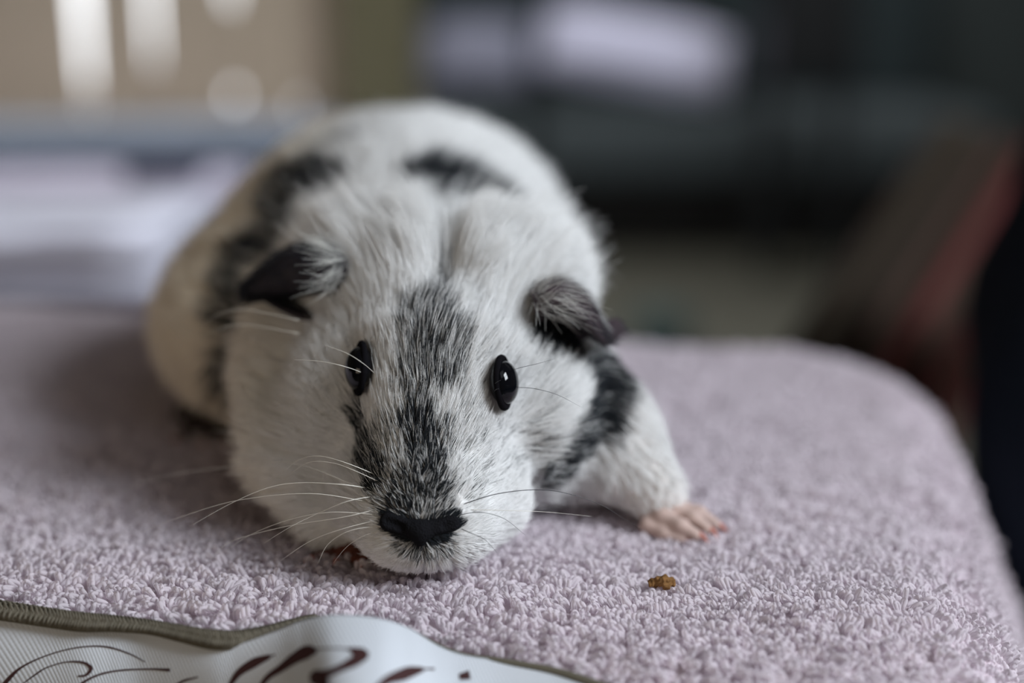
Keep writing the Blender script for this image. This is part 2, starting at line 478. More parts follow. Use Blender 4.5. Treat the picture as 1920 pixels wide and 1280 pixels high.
def towel_z(x, y):
    xe = np.interp(y, (-0.10, -0.03, 0.04, 0.107, 0.16, 0.30), (0.098, 0.109, 0.123, 0.139, 0.147, 0.150))
    ye = np.interp(x, (-0.5, -0.05, 0.05, 0.107, 0.14), (0.36, 0.27, 0.232, 0.222, 0.21))
    e = smin1(xe - x, ye - y, 0.034)
    q = np.clip(0.026 - e, 0, None)
    z = -np.minimum(q * q / 0.05, 0.016 + (q - 0.028) * 1.6 * (q > 0.028))
    z = np.where(q > 0.02, -(0.008 + (q - 0.02) * 0.8 + np.clip(q - 0.026, 0, None) * 1.6), z)
    f = np.clip(-0.008 - y, 0, None)
    z = z - f * f * 5.0 * (1.0 + 0.6 * np.clip(-x * 10, 0, 1))
    p = np.stack([np.ravel(x), np.ravel(y), np.zeros(np.size(x))], -1)
    z = z + (0.0030 * (vnoise(p, 0.055, 3) - 0.5) + 0.0016 * (vnoise(p, 0.02, 4) - 0.5)).reshape(np.shape(x))
    return z

def towel_hit(u, v):
    d = ray(u, v); ts = np.linspace(0.2, 0.9, 3000); P = CAM + d * ts[:, None]
    below = P[:, 2] < towel_z(P[:, 0], P[:, 1])
    return P[np.argmax(below)]

towel = empty('towel', (0.0, 0.08, 0.0), 'pale pink terry towel with looped pile that the guinea pig crouches on', 'towel')
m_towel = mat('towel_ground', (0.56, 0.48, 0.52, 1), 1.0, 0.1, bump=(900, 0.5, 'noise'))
# front edge of the pile, in plan, follows the hem
HEM = [(-260, 1120), (-120, 1138), (0, 1150), (94, 1163), (155, 1170), (211, 1170), (262, 1173), (328, 1188), (398, 1203), (445, 1201),
       (516, 1180), (562, 1168), (623, 1172), (703, 1178), (766, 1186), (828, 1217), (875, 1233), (937, 1242), (1031, 1260),
       (1094, 1280), (1180, 1310), (1300, 1355), (1500, 1420)]
HEM3 = np.array([towel_hit(u, v) for u, v in HEM])
def hem_y(x): return np.interp(x, HEM3[:, 0], HEM3[:, 1])
XS = np.linspace(-0.42, 0.172, 150)
T = np.linspace(0, 1, 130)
GX = np.repeat(XS[:, None], len(T), 1)
y0 = hem_y(XS)[:, None] + 0.0005
GY = y0 + (0.40 - y0) * T[None, :] ** 1.15
GP = np.stack([GX, GY, towel_z(GX, GY)], -1)
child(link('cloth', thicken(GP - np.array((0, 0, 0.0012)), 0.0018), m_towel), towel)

# looped pile: one thick bent yarn per loop
sx, sy = 0.00165, 0.00150
nx, ny = int(0.68 / sx), int(0.66 / sy)
ix, iy = np.meshgrid(np.arange(nx), np.arange(ny), indexing='ij')
lx = -0.46 + ix.ravel() * sx; ly = -0.17 + iy.ravel() * sy
ang = math.radians(-14)
cx_, cy_ = lx, ly + 0.22 * lx * 0                               # rows run a little askew
lx = cx_ * math.cos(ang) - cy_ * math.sin(ang); ly = cx_ * math.sin(ang) + cy_ * math.cos(ang)
lx = lx + rng.normal(0, 0.00045, lx.size); ly = ly + rng.normal(0, 0.0004, ly.size)
keep = (ly > hem_y(lx) + 0.0004) & (ly < 0.395) & (lx < 0.171) & (lx > -0.418)
# nothing of the pile shows where the animal sits far back on it
lx, ly = lx[keep], ly[keep]
lz = towel_z(lx, ly); keep = lz > -0.075
lx, ly, lz = lx[keep], ly[keep], lz[keep]
n = lx.size
base = np.stack([lx, ly, lz], -1)
e = 1e-3
nrm = np.stack([-(towel_z(lx + e, ly) - towel_z(lx - e, ly)) / (2 * e), -(towel_z(lx, ly + e) - towel_z(lx, ly - e)) / (2 * e), np.ones(n)], -1)
nrm /= np.linalg.norm(nrm, axis=1, keepdims=True)
a = rng.uniform(0, 2 * math.pi, n)
tang = np.stack([np.cos(a), np.sin(a), np.zeros(n)], -1); tang -= nrm * (tang * nrm).sum(1, keepdims=True)
lean = np.stack([np.cos(a * 3.7), np.sin(a * 3.7), np.zeros(n)], -1)
q3 = base.copy(); q3[:, 2] = 0
clm = np.stack([vnoise(q3, 0.0036, 51) - .5, vnoise(q3, 0.0036, 52) - .5, np.zeros(n)], -1) * 0.0030
hv = 0.65 + 0.7 * vnoise(q3, 0.0032, 53)
hv = hv * (0.86 + 0.30 * np.sin(2 * math.pi * (-lx * math.sin(ang) + ly * math.cos(ang)) / 0.0044))
hgt = (0.0016 * hv * (0.75 + 0.5 * rng.random(n)))[:, None]
wid = (0.00062 * (0.7 + 0.6 * rng.random(n)))[:, None]
ln = 0.0009 * rng.random((n, 1))
prof = [(-0.6, -0.2, 0), (-1.0, 0.45, .4), (-0.55, 0.95, 1), (0.35, 1.0, 1), (1.0, 0.5, .4), (0.5, -0.2, 0)]
LP = np.stack([base + tang * wid * s + nrm * hgt * t + (lean * ln + clm) * w for s, t, w in prof], 1)
tint = 0.92 + 0.16 * rng.random((n, 1))
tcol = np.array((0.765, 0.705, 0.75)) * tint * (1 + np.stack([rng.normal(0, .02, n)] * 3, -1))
m_pile = hair_mat('terry_yarn', trans=0.48, rough=0.9, spec=0.1)
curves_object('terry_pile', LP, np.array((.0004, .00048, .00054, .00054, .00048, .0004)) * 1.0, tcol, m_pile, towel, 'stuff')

# hem ribbon: rows of control points down the front of the towel
TOPE = [(-260, 1128), (-120, 1140), (0, 1157), (94, 1171), (155, 1178), (211, 1177), (262, 1179), (328, 1195), (398, 1212), (445, 1209), (516, 1185),
        (562, 1167), (623, 1155), (703, 1160), (760, 1177), (820, 1212), (867, 1229), (937, 1241), (1031, 1259), (1094, 1278), (1200, 1318), (1350, 1380)]
rows = []
for (u, v) in TOPE:
    th = towel_hit(u, v); dt = float((th - CAM) @ FWD)
    bulge = math.exp(-((u - 660) / 150.0) ** 2)
    right = 1 / (1 + math.exp(-(u - 820) / 60.0))
    d0 = dt - 0.0015 - 0.016 * bulge
    step = 0.0016 + 0.0075 * bulge + 0.005 * right
    rows.append([px(u + 3 * k, v + 52 * k, d0 - step * k + 0.0005 * k * k) for k in range(5)])
ribbon = empty('hem_ribbon', (-0.04, -0.035, -0.004), 'white ribbed ribbon with dark brown script sewn along the front hem of the towel', 'ribbon')
RB = loft(np.array(rows), 70, 10)
m_rib = mat('ribbon_weave', (0.61, 0.64, 0.69, 1), 0.55, 0.35)
RN = np.cross(np.gradient(RB, axis=0), np.gradient(RB, axis=1)); RN /= np.linalg.norm(RN, axis=-1, keepdims=True)
if RN[400, 10] @ (CAM - RB[400, 10]) < 0: RN = -RN
# woven ribs slanting across the band, in relief
si, ti = np.meshgrid(np.arange(RB.shape[0]), np.arange(RB.shape[1]), indexing='ij')
RBR = RB + RN * (0.00022 * np.abs(np.sin(math.pi * (si / 7.6 - ti * 0.30))))[..., None]
child(link('band', thicken(RBR, 0.0006), m_rib), ribbon)
# olive braid between pile and ribbon
BR = [(-260, 1102, 1130), (-120, 1115, 1143), (0, 1131, 1159), (94, 1146, 1173), (155, 1154, 1181), (211, 1160, 1181), (281, 1169, 1186), (340, 1178, 1200), (398, 1186, 1214), (445, 1188, 1212),
      (500, 1180, 1194), (540, 1171, 1179), (575, 1163, 1168), (600, 1160, 1163)]
bw = []
for (u, v0, v1) in BR:
    d = float((towel_hit(u, v1) - CAM) @ FWD) - 0.0035
    bw.append([px(u, v0 - 2, d + 0.0028), px(u, (v0 + v1) / 2, d + 0.0006), px(u, v1 + 3, d + 0.0004)])
BG = loft(np.array(bw), 10, 4)
m_braid = mat('braid_olive', lin(100, 95, 83), 0.95, 0.15)
child(link('braid', thicken(BG, 0.0011), m_braid), ribbon)
NB = 420; br = np.zeros((NB, 4, 3))
bn = np.cross(np.gradient(BG, axis=0), np.gradient(BG, axis=1)); bn /= np.linalg.norm(bn, axis=-1, keepdims=True)
if bn[20, 4] @ (CAM - BG[20, 4]) < 0: bn = -bn
for k in range(NB):
    s0 = (k // 2) / (NB / 2) * (BG.shape[0] - 4)
    for j in range(4):
        tt = (j / 3.0 if k % 2 else 1 - j / 3.0) * (BG.shape[1] - 1.01)
        i0 = int(min(s0 + j * 0.6, BG.shape[0] - 1)); j0 = int(tt)
        br[k, j] = BG[i0, j0] + bn[i0, j0] * (0.0007 + 0.0002 * math.sin(j * 2))
curves_object('braid_threads', br, np.full(4, 0.00026), np.array(lin(104, 98, 86)[:3]) * (0.85 + 0.3 * rng.random((NB, 1))), hair_mat('braid_thread', trans=0.1, rough=0.9), ribbon, 'stuff')
# thin dark seam on the right of the bulge
seam = [(745, 1172), (766, 1181), (828, 1213), (875, 1230), (937, 1239), (1031, 1256), (1094, 1275), (1200, 1312)]
sp = np.array([px(u, v, float((towel_hit(u, v) - CAM) @ FWD) - 0.0022) for u, v in seam])
sp = catmull(sp, 6)
child(link('seam_cord', tube(sp, np.linspace(0.0003, 0.0011, len(sp)), 8), m_braid), ribbon)

# the script lettering: flat dark brown strokes lying on the ribbon
bv = BVHTree.FromPolygons([tuple(p) for p in RB.reshape(-1, 3)],
                          [(i * RB.shape[1] + j, (i + 1) * RB.shape[1] + j, (i + 1) * RB.shape[1] + j + 1, i * RB.shape[1] + j + 1)
                           for i in range(RB.shape[0] - 1) for j in range(RB.shape[1] - 1)])
m_ink = mat('script_thread', lin(62, 38, 38), 0.7, 0.2)
STROKES = [
    ([(-30, 1330, 6), (15, 1275, 10), (45, 1248, 5), (95, 1226, 3), (150, 1213, 3), (200, 1212, 4), (245, 1225, 3), (275, 1240, 2)],),
    ([(45, 1280, 2), (70, 1262, 4), (90, 1250, 3), (125, 1240, 3), (158, 1241, 6), (172, 1252, 9), (163, 1264, 6), (148, 1266, 3)],),
    ([(120, 1320, 5), (150, 1284, 6), (185, 1264, 5), (230, 1255, 4), (285, 1253, 4), (322, 1255, 8)],),
    ([(320, 1292, 4), (345, 1276, 6), (375, 1268, 3)],),
    ([(430, 1290, 5), (450, 1262, 9), (478, 1244, 12), (500, 1235, 8), (520, 1228, 3)],),
    ([(470, 1330, 4), (500, 1276, 7), (530, 1254, 10), (556, 1236, 14), (580, 1224, 17), (598, 1223, 6)],),
    ([(555, 1225, 3), (600, 1219, 3), (650, 1220, 4), (676, 1230, 16), (690, 1233, 8)],),
    ([(684, 1232, 12), (664, 1244, 14), (640, 1256, 10), (615, 1266, 11), (598, 1272, 20), (610, 1282, 14), (600, 1310, 8)],),
    ([(700, 1300, 7), (725, 1278, 12), (750, 1268, 16), (768, 1262, 14), (795, 1257, 5), (812, 1257, 6)],),
    ([(860, 1272, 8), (880, 1268, 12)],),
]
SV, SF = [], []
for (st,) in STROKES:
    c = catmull(np.array(st, float), 8)
    c[:, 2] *= np.where(c[:, 0] > 410, np.where(c[:, 2] > 6, 1.45, 0.7), 0.75)
    L, R_ = [], []
    tn = np.gradient(c[:, :2], axis=0); tn /= np.linalg.norm(tn, axis=1, keepdims=True) + 1e-9
    b0 = len(SV); cnt = 0
    for (u, v, w), (tx, ty) in zip(c, tn):
        row = []
        for sgn in (-1, 1):
            uu, vv = u - ty * sgn * w / 2, v + tx * sgn * w / 2
            hit = bv.ray_cast(Vector(CAM), Vector(ray(uu, vv)))
            if hit[0] is None: break
            nn_ = hit[1] if hit[1].dot(Vector(CAM) - hit[0]) > 0 else -hit[1]
            row.append(hit[0] + nn_ * 0.00060)
        if len(row) == 2:
            SV += row; cnt += 1
    for i in range(cnt - 1):
        a0 = b0 + i * 2; SF.append((a0, a0 + 1, a0 + 3, a0 + 2))
child(link('script_lettering', mesh_of(SV, SF), m_ink, label='dark brown looping script on the ribbon'), ribbon)
#TOWEL_END

# ================================================================== GUINEA PIG
HX = -0.0175
pig = empty('guinea_pig', (-0.035, 0.09, 0.0), 'white guinea pig with grey and black patches crouching on the pink towel, facing forward', 'guinea pig')
head_f = union([
    ell((-0.0170, 0.040, 0.0450), (0.0290, 0.030, 0.0270)),
    cone((-0.0175, 0.016, 0.040), (-0.0195, -0.0045, 0.0240), 0.0200, 0.0120),
    ell((0.000, 0.026, 0.031), (0.0165, 0.018, 0.020)),
    ell((-0.036, 0.026, 0.031), (0.0165, 0.018, 0.020)),
    ell((-0.0195, 0.006, 0.0175), (0.0215, 0.019, 0.0140)),
    ell((-0.0150, -0.009, 0.0150), (0.0085, 0.0090, 0.0075)),
    ell((-0.0245, -0.009, 0.0150), (0.0085, 0.0090, 0.0075)),
    ell((0.0000, 0.043, 0.0545), (0.0130, 0.015, 0.0135)),
    ell((-0.0340, 0.045, 0.0580), (0.0130, 0.015, 0.0145)),
], 0.007)
rest_f = union([
    ell((-0.026, 0.070, 0.037), (0.040, 0.036, 0.034)),
    ell((-0.036, 0.150, 0.0460), (0.054, 0.080, 0.0445)),
    ell((-0.068, 0.135, 0.031), (0.041, 0.060, 0.031)),
    ell((-0.012, 0.135, 0.028), (0.026, 0.040, 0.026)),
    ell((0.004, 0.048, 0.017), (0.022, 0.020, 0.013)),
    ell((-0.034, 0.050, 0.018), (0.030, 0.022, 0.014)),
    cone((0.002, 0.060, 0.038), (0.0225, 0.042, 0.021), 0.017, 0.0105),
    cone((0.0225, 0.042, 0.021), (0.0362, 0.028, 0.0090), 0.0105, 0.0070),
    cone((-0.052, 0.055, 0.034), (-0.050, 0.030, 0.018), 0.016, 0.010),
    cone((-0.050, 0.030, 0.018), (-0.043, 0.013, 0.008), 0.009, 0.0060),
], 0.014)
def body_f(p):
    d = smin(head_f(p), rest_f(p), 0.010)
    # the parting between the two crown tufts
    m = np.clip((p[..., 2] - 0.052) / 0.012, 0, 1) * np.clip((0.075 - p[..., 1]) / 0.01, 0, 1) * np.clip((p[..., 1] - 0.010) / 0.012, 0, 1)
    return d + 0.0045 * m * np.exp(-((p[..., 0] + 0.0160) / 0.0055) ** 2)

PATCH = []        # (points, radius, strength, softness)
def patch(pts, r_px, strength=1.0, soft=0.25, off=0.004, f=None):
    P = [march(f or body_f, u, v, off) for u, v in pts]
    P = [p for p in P if p is not None]
    if not P: return
    P = [p - grad(body_f, p[None])[0] * off for p in P]
    d = np.linalg.norm(P[0] - CAM)
    PATCH.append((np.array(P), r_px / FPX * d, strength, soft))
# forehead streak
patch([(832, 490), (815, 560)], 24, 0.50)
patch([(800, 560), (800, 620), (815, 680)], 54, 0.60, 0.35)
patch([(850, 600), (840, 650)], 38, 0.55)
patch([(770, 640), (775, 700)], 34, 0.5)
patch([(790, 700), (790, 760)], 34, 0.30)
patch([(740, 700), (745, 760)], 26, 0.22)
# bridge of the nose
patch([(775, 770), (795, 830), (800, 900)], 38, 0.76, 0.35)
patch([(820, 800), (830, 830)], 34, 0.45)
patch([(790, 900), (775, 950)], 62, 0.62)
patch([(750, 900), (735, 950)], 36, 0.7)
patch([(815, 935), (820, 960)], 42, 0.45)
# nose pad surround
patch([(722, 975), (755, 1000), (790, 1012), (830, 1000), (856, 978)], 19, 1.0, 0.15, 0.001)
patch([(788, 1020), (792, 1048)], 15, 0.75, 0.3, 0.001)
patch([(757, 1028), (790, 1040), (828, 1030)], 26, 0.5, 0.3, 0.001)
patch([(730, 970), (760, 985), (790, 990), (830, 985), (850, 972)], 22, 0.85, 0.3, 0.001)
# patch under the viewer's left eye
patch([(645, 775), (655, 830), (680, 875)], 36, 0.72, 0.35)
patch([(690, 900), (705, 940)], 26, 0.5)
patch([(700, 800), (712, 860)], 36, 0.32, 0.4)
# sparse dark hairs on the other cheek
patch([(890, 790), (900, 880)], 60, 0.16, 0.5)
patch([(960, 830), (1010, 800)], 55, 0.13, 0.5)
patch([(1000, 860), (1040, 840)], 36, 0.20, 0.4)
patch([(900, 560), (920, 640)], 60, 0.07, 0.5)
patch([(1040, 700), (1060, 760)], 30, 0.15, 0.4)
# behind and below the viewer's right ear
patch([(1040, 620), (1090, 650), (1130, 700)], 44, 0.95)
patch([(1160, 670), (1150, 740), (1130, 800)], 62, 0.85)
patch([(1115, 800), (1085, 860), (1070, 900)], 42, 0.8)
patch([(1180, 640)], 40, 0.8)
patch([(1060, 455), (1085, 500)], 30, 0.6)
# shoulder patch behind the crown
patch([(795, 312), (850, 304), (905, 328), (955, 366)], 40, 1.0)
patch([(850, 352), (910, 372), (960, 392)], 30, 0.95)
patch([(885, 425), (900, 405), (955, 395)], 20, 0.75)
# mottled band down the viewer's left flank
patch([(650, 250), (600, 270)], 24, 0.45)
patch([(560, 310), (600, 330)], 46, 0.85)
patch([(510, 330), (520, 400)], 42, 0.75)
patch([(500, 430), (440, 470)], 50, 0.8)
patch([(420, 510), (410, 560)], 42, 0.8)
patch([(410, 600), (405, 680), (405, 740)], 30, 0.8)
EXTRA_DARK = [((-0.020, 0.19, 0.09), 0.022), ((-0.09, 0.20, 0.06), 0.025), ((0.012, 0.17, 0.06), 0.022)]   # far side, hidden from here
for c, r in EXTRA_DARK: PATCH.append((np.array([c]), r, 0.8, 0.3))

def dark_prob(p):
    w = np.zeros(len(p))
    nz = vnoise(p, 0.004, 21); nz2 = vnoise(p, 0.010, 22)
    for P, r, s, soft in PATCH:
        if len(P) == 1: d = np.linalg.norm(p - P[0], axis=1)
        else:
            d = np.full(len(p), 9.0)
            for a_, b_ in zip(P[:-1], P[1:]):
                ab = b_ - a_; L = ab @ ab + 1e-12
                t = np.clip(((p - a_) @ ab) / L, 0, 1)
                d = np.minimum(d, np.linalg.norm(p - a_ - t[:, None] * ab, axis=1))
        d = d * (0.80 + 0.4 * nz)
        k = np.clip((r * (1 + soft) - d) / (2 * soft * r + 1e-9), 0, 1)
        w = np.maximum(w, s * k * k * (3 - 2 * k))
    return w

V, F = surface_net(body_f, (-0.135, -0.035, -0.004), (0.060, 0.250, 0.105), 0.0016)
V[:, 2] = np.maximum(V[:, 2], 0.0036)
me = mesh_of(V, F, 'body')
vc = dark_prob(V)[:, None]
vc = vc * 0.7
skin = np.array((0.72, 0.68, 0.66)) * (1 - vc) + np.array((0.035, 0.035, 0.04)) * vc
ca = me.color_attributes.new('coat', 'FLOAT_COLOR', 'POINT')
ca.data.foreach_set('color', np.concatenate([skin, np.ones((len(V), 1))], 1).astype(np.float32).ravel())
body = child(link('body', me, mat('skin', (0.6, 0.5, 0.45, 1), 0.9, 0.1, attr='coat')), pig)

# eyes
EYE_R = 0.0052
EYES = {'right': px(945, 717, 0.3235), 'left': px(673, 690, 0.3265)}
EYE_AX = {}
m_eye = mat('eye_black', (0.002, 0.0025, 0.004, 1), 0.03, 0.35)
m_lid = mat('eyelid_skin', (0.005, 0.0045, 0.006, 1), 0.9, 0.05)
for side, c in EYES.items():
    sg = 1 if side == 'right' else -1
    axis = Vector((0.94 * sg, -0.28, 0.16)).normalized(); EYE_AX[side] = np.array(axis)
    upv = Vector((0.0, 0.38, 1)); upv -= axis * upv.dot(axis); upv.normalize(); sd = axis.cross(upv)
    M = Matrix((axis, sd, upv)).transposed()
    bm = bmesh.new(); bmesh.ops.create_uvsphere(bm, u_segments=48, v_segments=32, radius=1)
    for v in bm.verts: v.co = M @ Vector((v.co.x * 0.0032, v.co.y * 0.0049, v.co.z * 0.0051))
    me = bpy.data.meshes.new('eye'); bm.to_mesh(me); bm.free()
    o = link('eye', me, m_eye, label='glossy black eye'); o.location = c; child(o, pig)
    P = []
    for k in range(48):
        an = 2 * math.pi * k / 48
        row = []
        sn = math.sin(an)
        cpt = Vector(c) - axis * 0.0002 + upv * sn * (0.0053 + 0.0004 * abs(sn)) + sd * math.cos(an) * 0.0045
        rad = (Vector(c) - cpt).normalized()
        for j in range(9):
            b = 2 * math.pi * j / 8
            row.append(cpt + (rad * math.cos(b) + axis * math.sin(b)) * 0.0008)
        P.append(row)
    child(link('eyelid', grid_mesh(np.array([[tuple(v) for v in r] for r in P]), closed_u=True), m_lid), pig)

# nose pad with two nostrils
n0 = march(head_f, 787, 995, 0.0)
nl = march(head_f, 730, 978, 0.0); nr = march(head_f, 847, 980, 0.0); nb = march(head_f, 788, 1017, 0.0)
nose_f0 = union([cone(nl, n0, 0.0022, 0.0019), cone(n0, nr, 0.0019, 0.0018), cone(n0, nb, 0.0018, 0.0008)], 0.002)
inw = FWD
hl = nl + (n0 - nl) * 0.25 - inw * 0.0022; hr = nr + (n0 - nr) * 0.05 - inw * 0.0022
dl = np.array((-0.0022, 0, 0.0009)); dr = np.array((0.0020, 0, 0.0010))
hole = union([cone(hl - dl * .5, hl + dl, 0.0009, 0.0014), cone(hr - dr * .5, hr + dr, 0.0009, 0.0013)], 0.0003)
nose_f = lambda p: -smin(-nose_f0(p), hole(p), 0.0006)
nv, nf = surface_net(nose_f, np.min([nl, n0, nr, nb], 0) - 0.006, np.max([nl, n0, nr, nb], 0) + 0.006, 0.00035)
child(link('nose', mesh_of(nv, nf), mat('nose_skin', (0.008, 0.008, 0.010, 1), 0.95, 0.1, bump=(2500, 1.0, 'noise')), label='black nose pad with two nostrils'), pig)

# ears: curved leaves
m_ear = mat('ear_skin', (0.030, 0.024, 0.030, 1), 0.6, 0.3, bump=(1200, 0.3, 'noise'))
m_ear2 = mat('ear_skin_mauve', (0.060, 0.042, 0.050, 1), 0.6, 0.3, bump=(1200, 0.4, 'noise'))
LE = [  # left ear; rows from base to tip, each row from the upper rim down into the bowl
    [px(668, 452, .352), px(652, 500, .343), px(650, 545, .346), px(655, 580, .352), px(668, 600, .358)],
    [px(615, 452, .353), px(612, 480, .343), px(610, 528, .343), px(610, 562, .356), px(618, 602, .354)],
    [px(565, 458, .356), px(562, 480, .345), px(560, 530, .345), px(563, 560, .359), px(566, 596, .352)],
    [px(515, 482, .359), px(512, 500, .349), px(508, 536, .349), px(520, 556, .360), px(530, 582, .354)],
    [px(478, 520, .361), px(472, 532, .354), px(470, 546, .353), px(482, 554, .359), px(500, 566, .357)],
    [px(464, 542, .362), px(461, 546, .358), px(462, 554, .357), px(470, 560, .359), px(482, 563, .359)]]
RE = [
    [px(985, 545, .343), px(1000, 560, .336), px(1005, 585, .335), px(1008, 610, .342), px(1010, 640, .350)],
    [px(1030, 522, .345), px(1035, 548, .334), px(1035, 580, .334), px(1040, 602, .346), px(1045, 640, .352)],
    [px(1075, 532, .348), px(1070, 562, .335), px(1068, 590, .335), px(1078, 610, .349), px(1090, 636, .354)],
    [px(1105, 560, .350), px(1100, 585, .337), px(1098, 608, .336), px(1108, 620, .352), px(1135, 606, .362)],
    [px(1122, 594, .352), px(1120, 612, .340), px(1118, 628, .338), px(1130, 634, .353), px(1158, 600, .364)],
    [px(1134, 622, .353), px(1134, 632, .344), px(1134, 643, .341), px(1146, 644, .352), px(1174, 624, .364)]]
EARP = {}
for nm, C, mm in (('left', LE, m_ear), ('right', RE, m_ear2)):
    G = loft(np.array(C), 8, 8); EARP[nm] = G
    er = child(link('ear', thicken(G, 0.0011), mm, label='black flopped ear' if nm == 'left' else 'dark mauve folded ear'), pig)
    if nm == 'left':
        inn = link('inner_fold', thicken(G[4:40, 17:25] - FWD * 0.0009, 0.0004), mat('inner_ear_mauve', (0.085, 0.065, 0.075, 1), 0.6, 0.2), label='mauve inner fold')
        inn.parent = er; inn.matrix_parent_inverse = Matrix.Translation(-pig.location) @ Matrix.Identity(4)
        inn.matrix_parent_inverse = Matrix.Identity(4)

# ---- fur
def tri_samples(V, F, n, wfun):
    T_ = np.concatenate([F[:, [0, 1, 2]], F[:, [0, 2, 3]]])
    A, B, C = V[T_[:, 0]], V[T_[:, 1]], V[T_[:, 2]]
    ar = np.linalg.norm(np.cross(B - A, C - A), axis=1) * wfun((A + B + C) / 3)
    ids = rng.choice(len(T_), n, p=ar / ar.sum())
    r1 = np.sqrt(rng.random(n))[:, None]; r2 = rng.random(n)[:, None]
    return A[ids] * (1 - r1) + B[ids] * r1 * (1 - r2) + C[ids] * r1 * r2

N0 = np.array((-0.0198, -0.020, 0.0170))
def w_head(p):
    return 1 / (1 + np.exp(-(rest_f(p) - head_f(p)) / 0.003))

def grow(n, wfun, rad, seed, kpts=6, lenscale=1.0):
    p = tri_samples(V, F, n, wfun)
    nrm = grad(body_f, p)
    wh = w_head(p)
    dn = np.linalg.norm(p - N0, axis=1)
    # length
    face_len = np.interp(dn, (0.0, 0.012, 0.03, 0.045, 0.062, 0.075, 0.11), (0.0016, 0.0026, 0.0055, 0.0080, 0.0120, 0.0140, 0.014))
    body_len = 0.013
    L = (face_len * wh + body_len * (1 - wh))
    low = np.clip((0.022 - p[:, 2]) / 0.018, 0, 1) * (1 - wh)
    L = L * (1 - 0.62 * low)
    L = L * (0.65 + 0.55 * rng.random(n)) * lenscale
    crown_ = np.clip((dn - 0.050) / 0.02, 0, 1) * wh
    L = L * (1 + 0.7 * wh * np.clip((0.017 - p[:, 2]) / 0.006, 0, 1)) * np.where(rng.random(n) < 0.05 * (0.4 + crown_), 1.55, 1.0)
    # direction
    radial = p - N0
    crown = np.clip((dn - 0.050) / 0.025, 0, 1) * wh
    top = np.clip((p[:, 2] - 0.045) / 0.02, 0, 1)
    part = p[:, 0] - (-0.0155)
    fan = np.zeros_like(p); fan[:, 0] = np.sign(part) * np.clip(np.abs(part) / 0.006, 0, 1)
    hd = radial / (np.linalg.norm(radial, axis=1, keepdims=True) + 1e-9)
    hd = hd + fan * (crown * top * 0.85)[:, None] + np.array((0, 0, 1.0)) * (crown * top * 0.4)[:, None]
    sidev = np.sign(p[:, 0] + 0.035)
    bd = np.stack([0.15 * sidev, np.ones(n), -0.35 * np.ones(n)], -1)
    arm = np.clip((p[:, 0] - 0.012) / 0.012, 0, 1) * np.clip((0.075 - p[:, 1]) / 0.02, 0, 1)
    ad = np.array((0.55, -0.1, -0.9))
    bd = bd * (1 - arm[:, None]) + ad * arm[:, None]
    L = L * (1 - 0.6 * arm * (1 - wh))
    dr_ = hd * wh[:, None] + bd * (1 - wh)[:, None]
    sw = np.stack([vnoise(p, 0.009, seed + 1) - .5, vnoise(p, 0.009, seed + 2) - .5, vnoise(p, 0.009, seed + 3) - .5], -1)
    sw2 = np.stack([vnoise(p, 0.003, seed + 4) - .5, vnoise(p, 0.003, seed + 5) - .5, vnoise(p, 0.003, seed + 6) - .5], -1)
    dr_ = dr_ / np.linalg.norm(dr_, axis=1, keepdims=True) + sw * 0.65 + sw2 * 0.45 + rng.normal(0, 0.10, (n, 3))
    tg = dr_ - nrm * (dr_ * nrm).sum(1, keepdims=True)
    tg /= np.linalg.norm(tg, axis=1, keepdims=True) + 1e-9
    lift = (0.30 + 0.40 * crown * top + 0.05 * (1 - wh) + rng.normal(0, 0.09, n))
    lift = np.clip(lift, 0.08, 1.1)
    low2 = np.clip((0.014 - p[:, 2]) / 0.010, 0, 1)
    t = np.linspace(0, 1, kpts)
    P = p[:, None, :] + tg[:, None, :] * (L[:, None] * t[None])[..., None] \
        + nrm[:, None, :] * (L[:, None] * (lift[:, None] * (1.55 * t - 0.62 * t * t)[None]))[..., None]
    # clumping
    cell = 0.0024
    key = np.floor(p / cell + (vnoise(p, 0.004, seed + 9)[:, None] - .5)).astype(np.int64)
    hk = (key[:, 0] * 73856093) ^ (key[:, 1] * 19349663) ^ (key[:, 2] * 83492791)
    _, inv = np.unique(hk, return_inverse=True)
    cntc = np.bincount(inv)
    mean = np.stack([np.bincount(inv, P[:, -1, i]) / cntc for i in range(3)], -1)[inv]
    cl = (0.45 * t ** 1.6)[None, :, None]
    P = P + (mean - P[:, -1])[:, None, :] * cl
    P[..., 2] = np.maximum(P[..., 2], 0.0022)
    # keep the eyes, the nose pad and the ear bowls open
    ok = np.ones(n, bool)
    for c in EYES.values():
        dd = np.linalg.norm((P - c) / np.array((0.0038, 0.0052, 0.0061)), axis=-1).min(1)
        ok &= dd > 1.0
    ok &= (nose_f0(p) > -0.0010) | (rng.random(n) < 0.25)
    P = P[ok]; p = p[ok]; wh = wh[ok]
    q = (p + tg[ok] * (L[ok] * 0.6)[:, None])
    pr = dark_prob(q)
    # locks share a colour: blend hair-level and lock-level chance
    lock = _hash(key[ok][:, 0], key[ok][:, 1], key[ok][:, 2], 5)
    rnd = rng.random(len(P)) * 0.85 + lock * 0.15
    dark = rnd < pr
    col = np.where(dark[:, None], np.array((0.022, 0.026, 0.032)), np.array((0.91, 0.91, 0.91)))
    cream = np.clip((-0.045 - p[:, 0]) / 0.03, 0, 1) * (~dark)
    col = col * (1 - cream[:, None] * np.array((0.05, 0.13, 0.26)))
    col = col * (0.85 + 0.3 * rng.random((len(P), 1)))
    col = np.clip(col, 0, 0.97)
    R = rad * (1 - 0.75 * t ** 2)[None] * np.ones((len(P), 1))
    return P, R, col

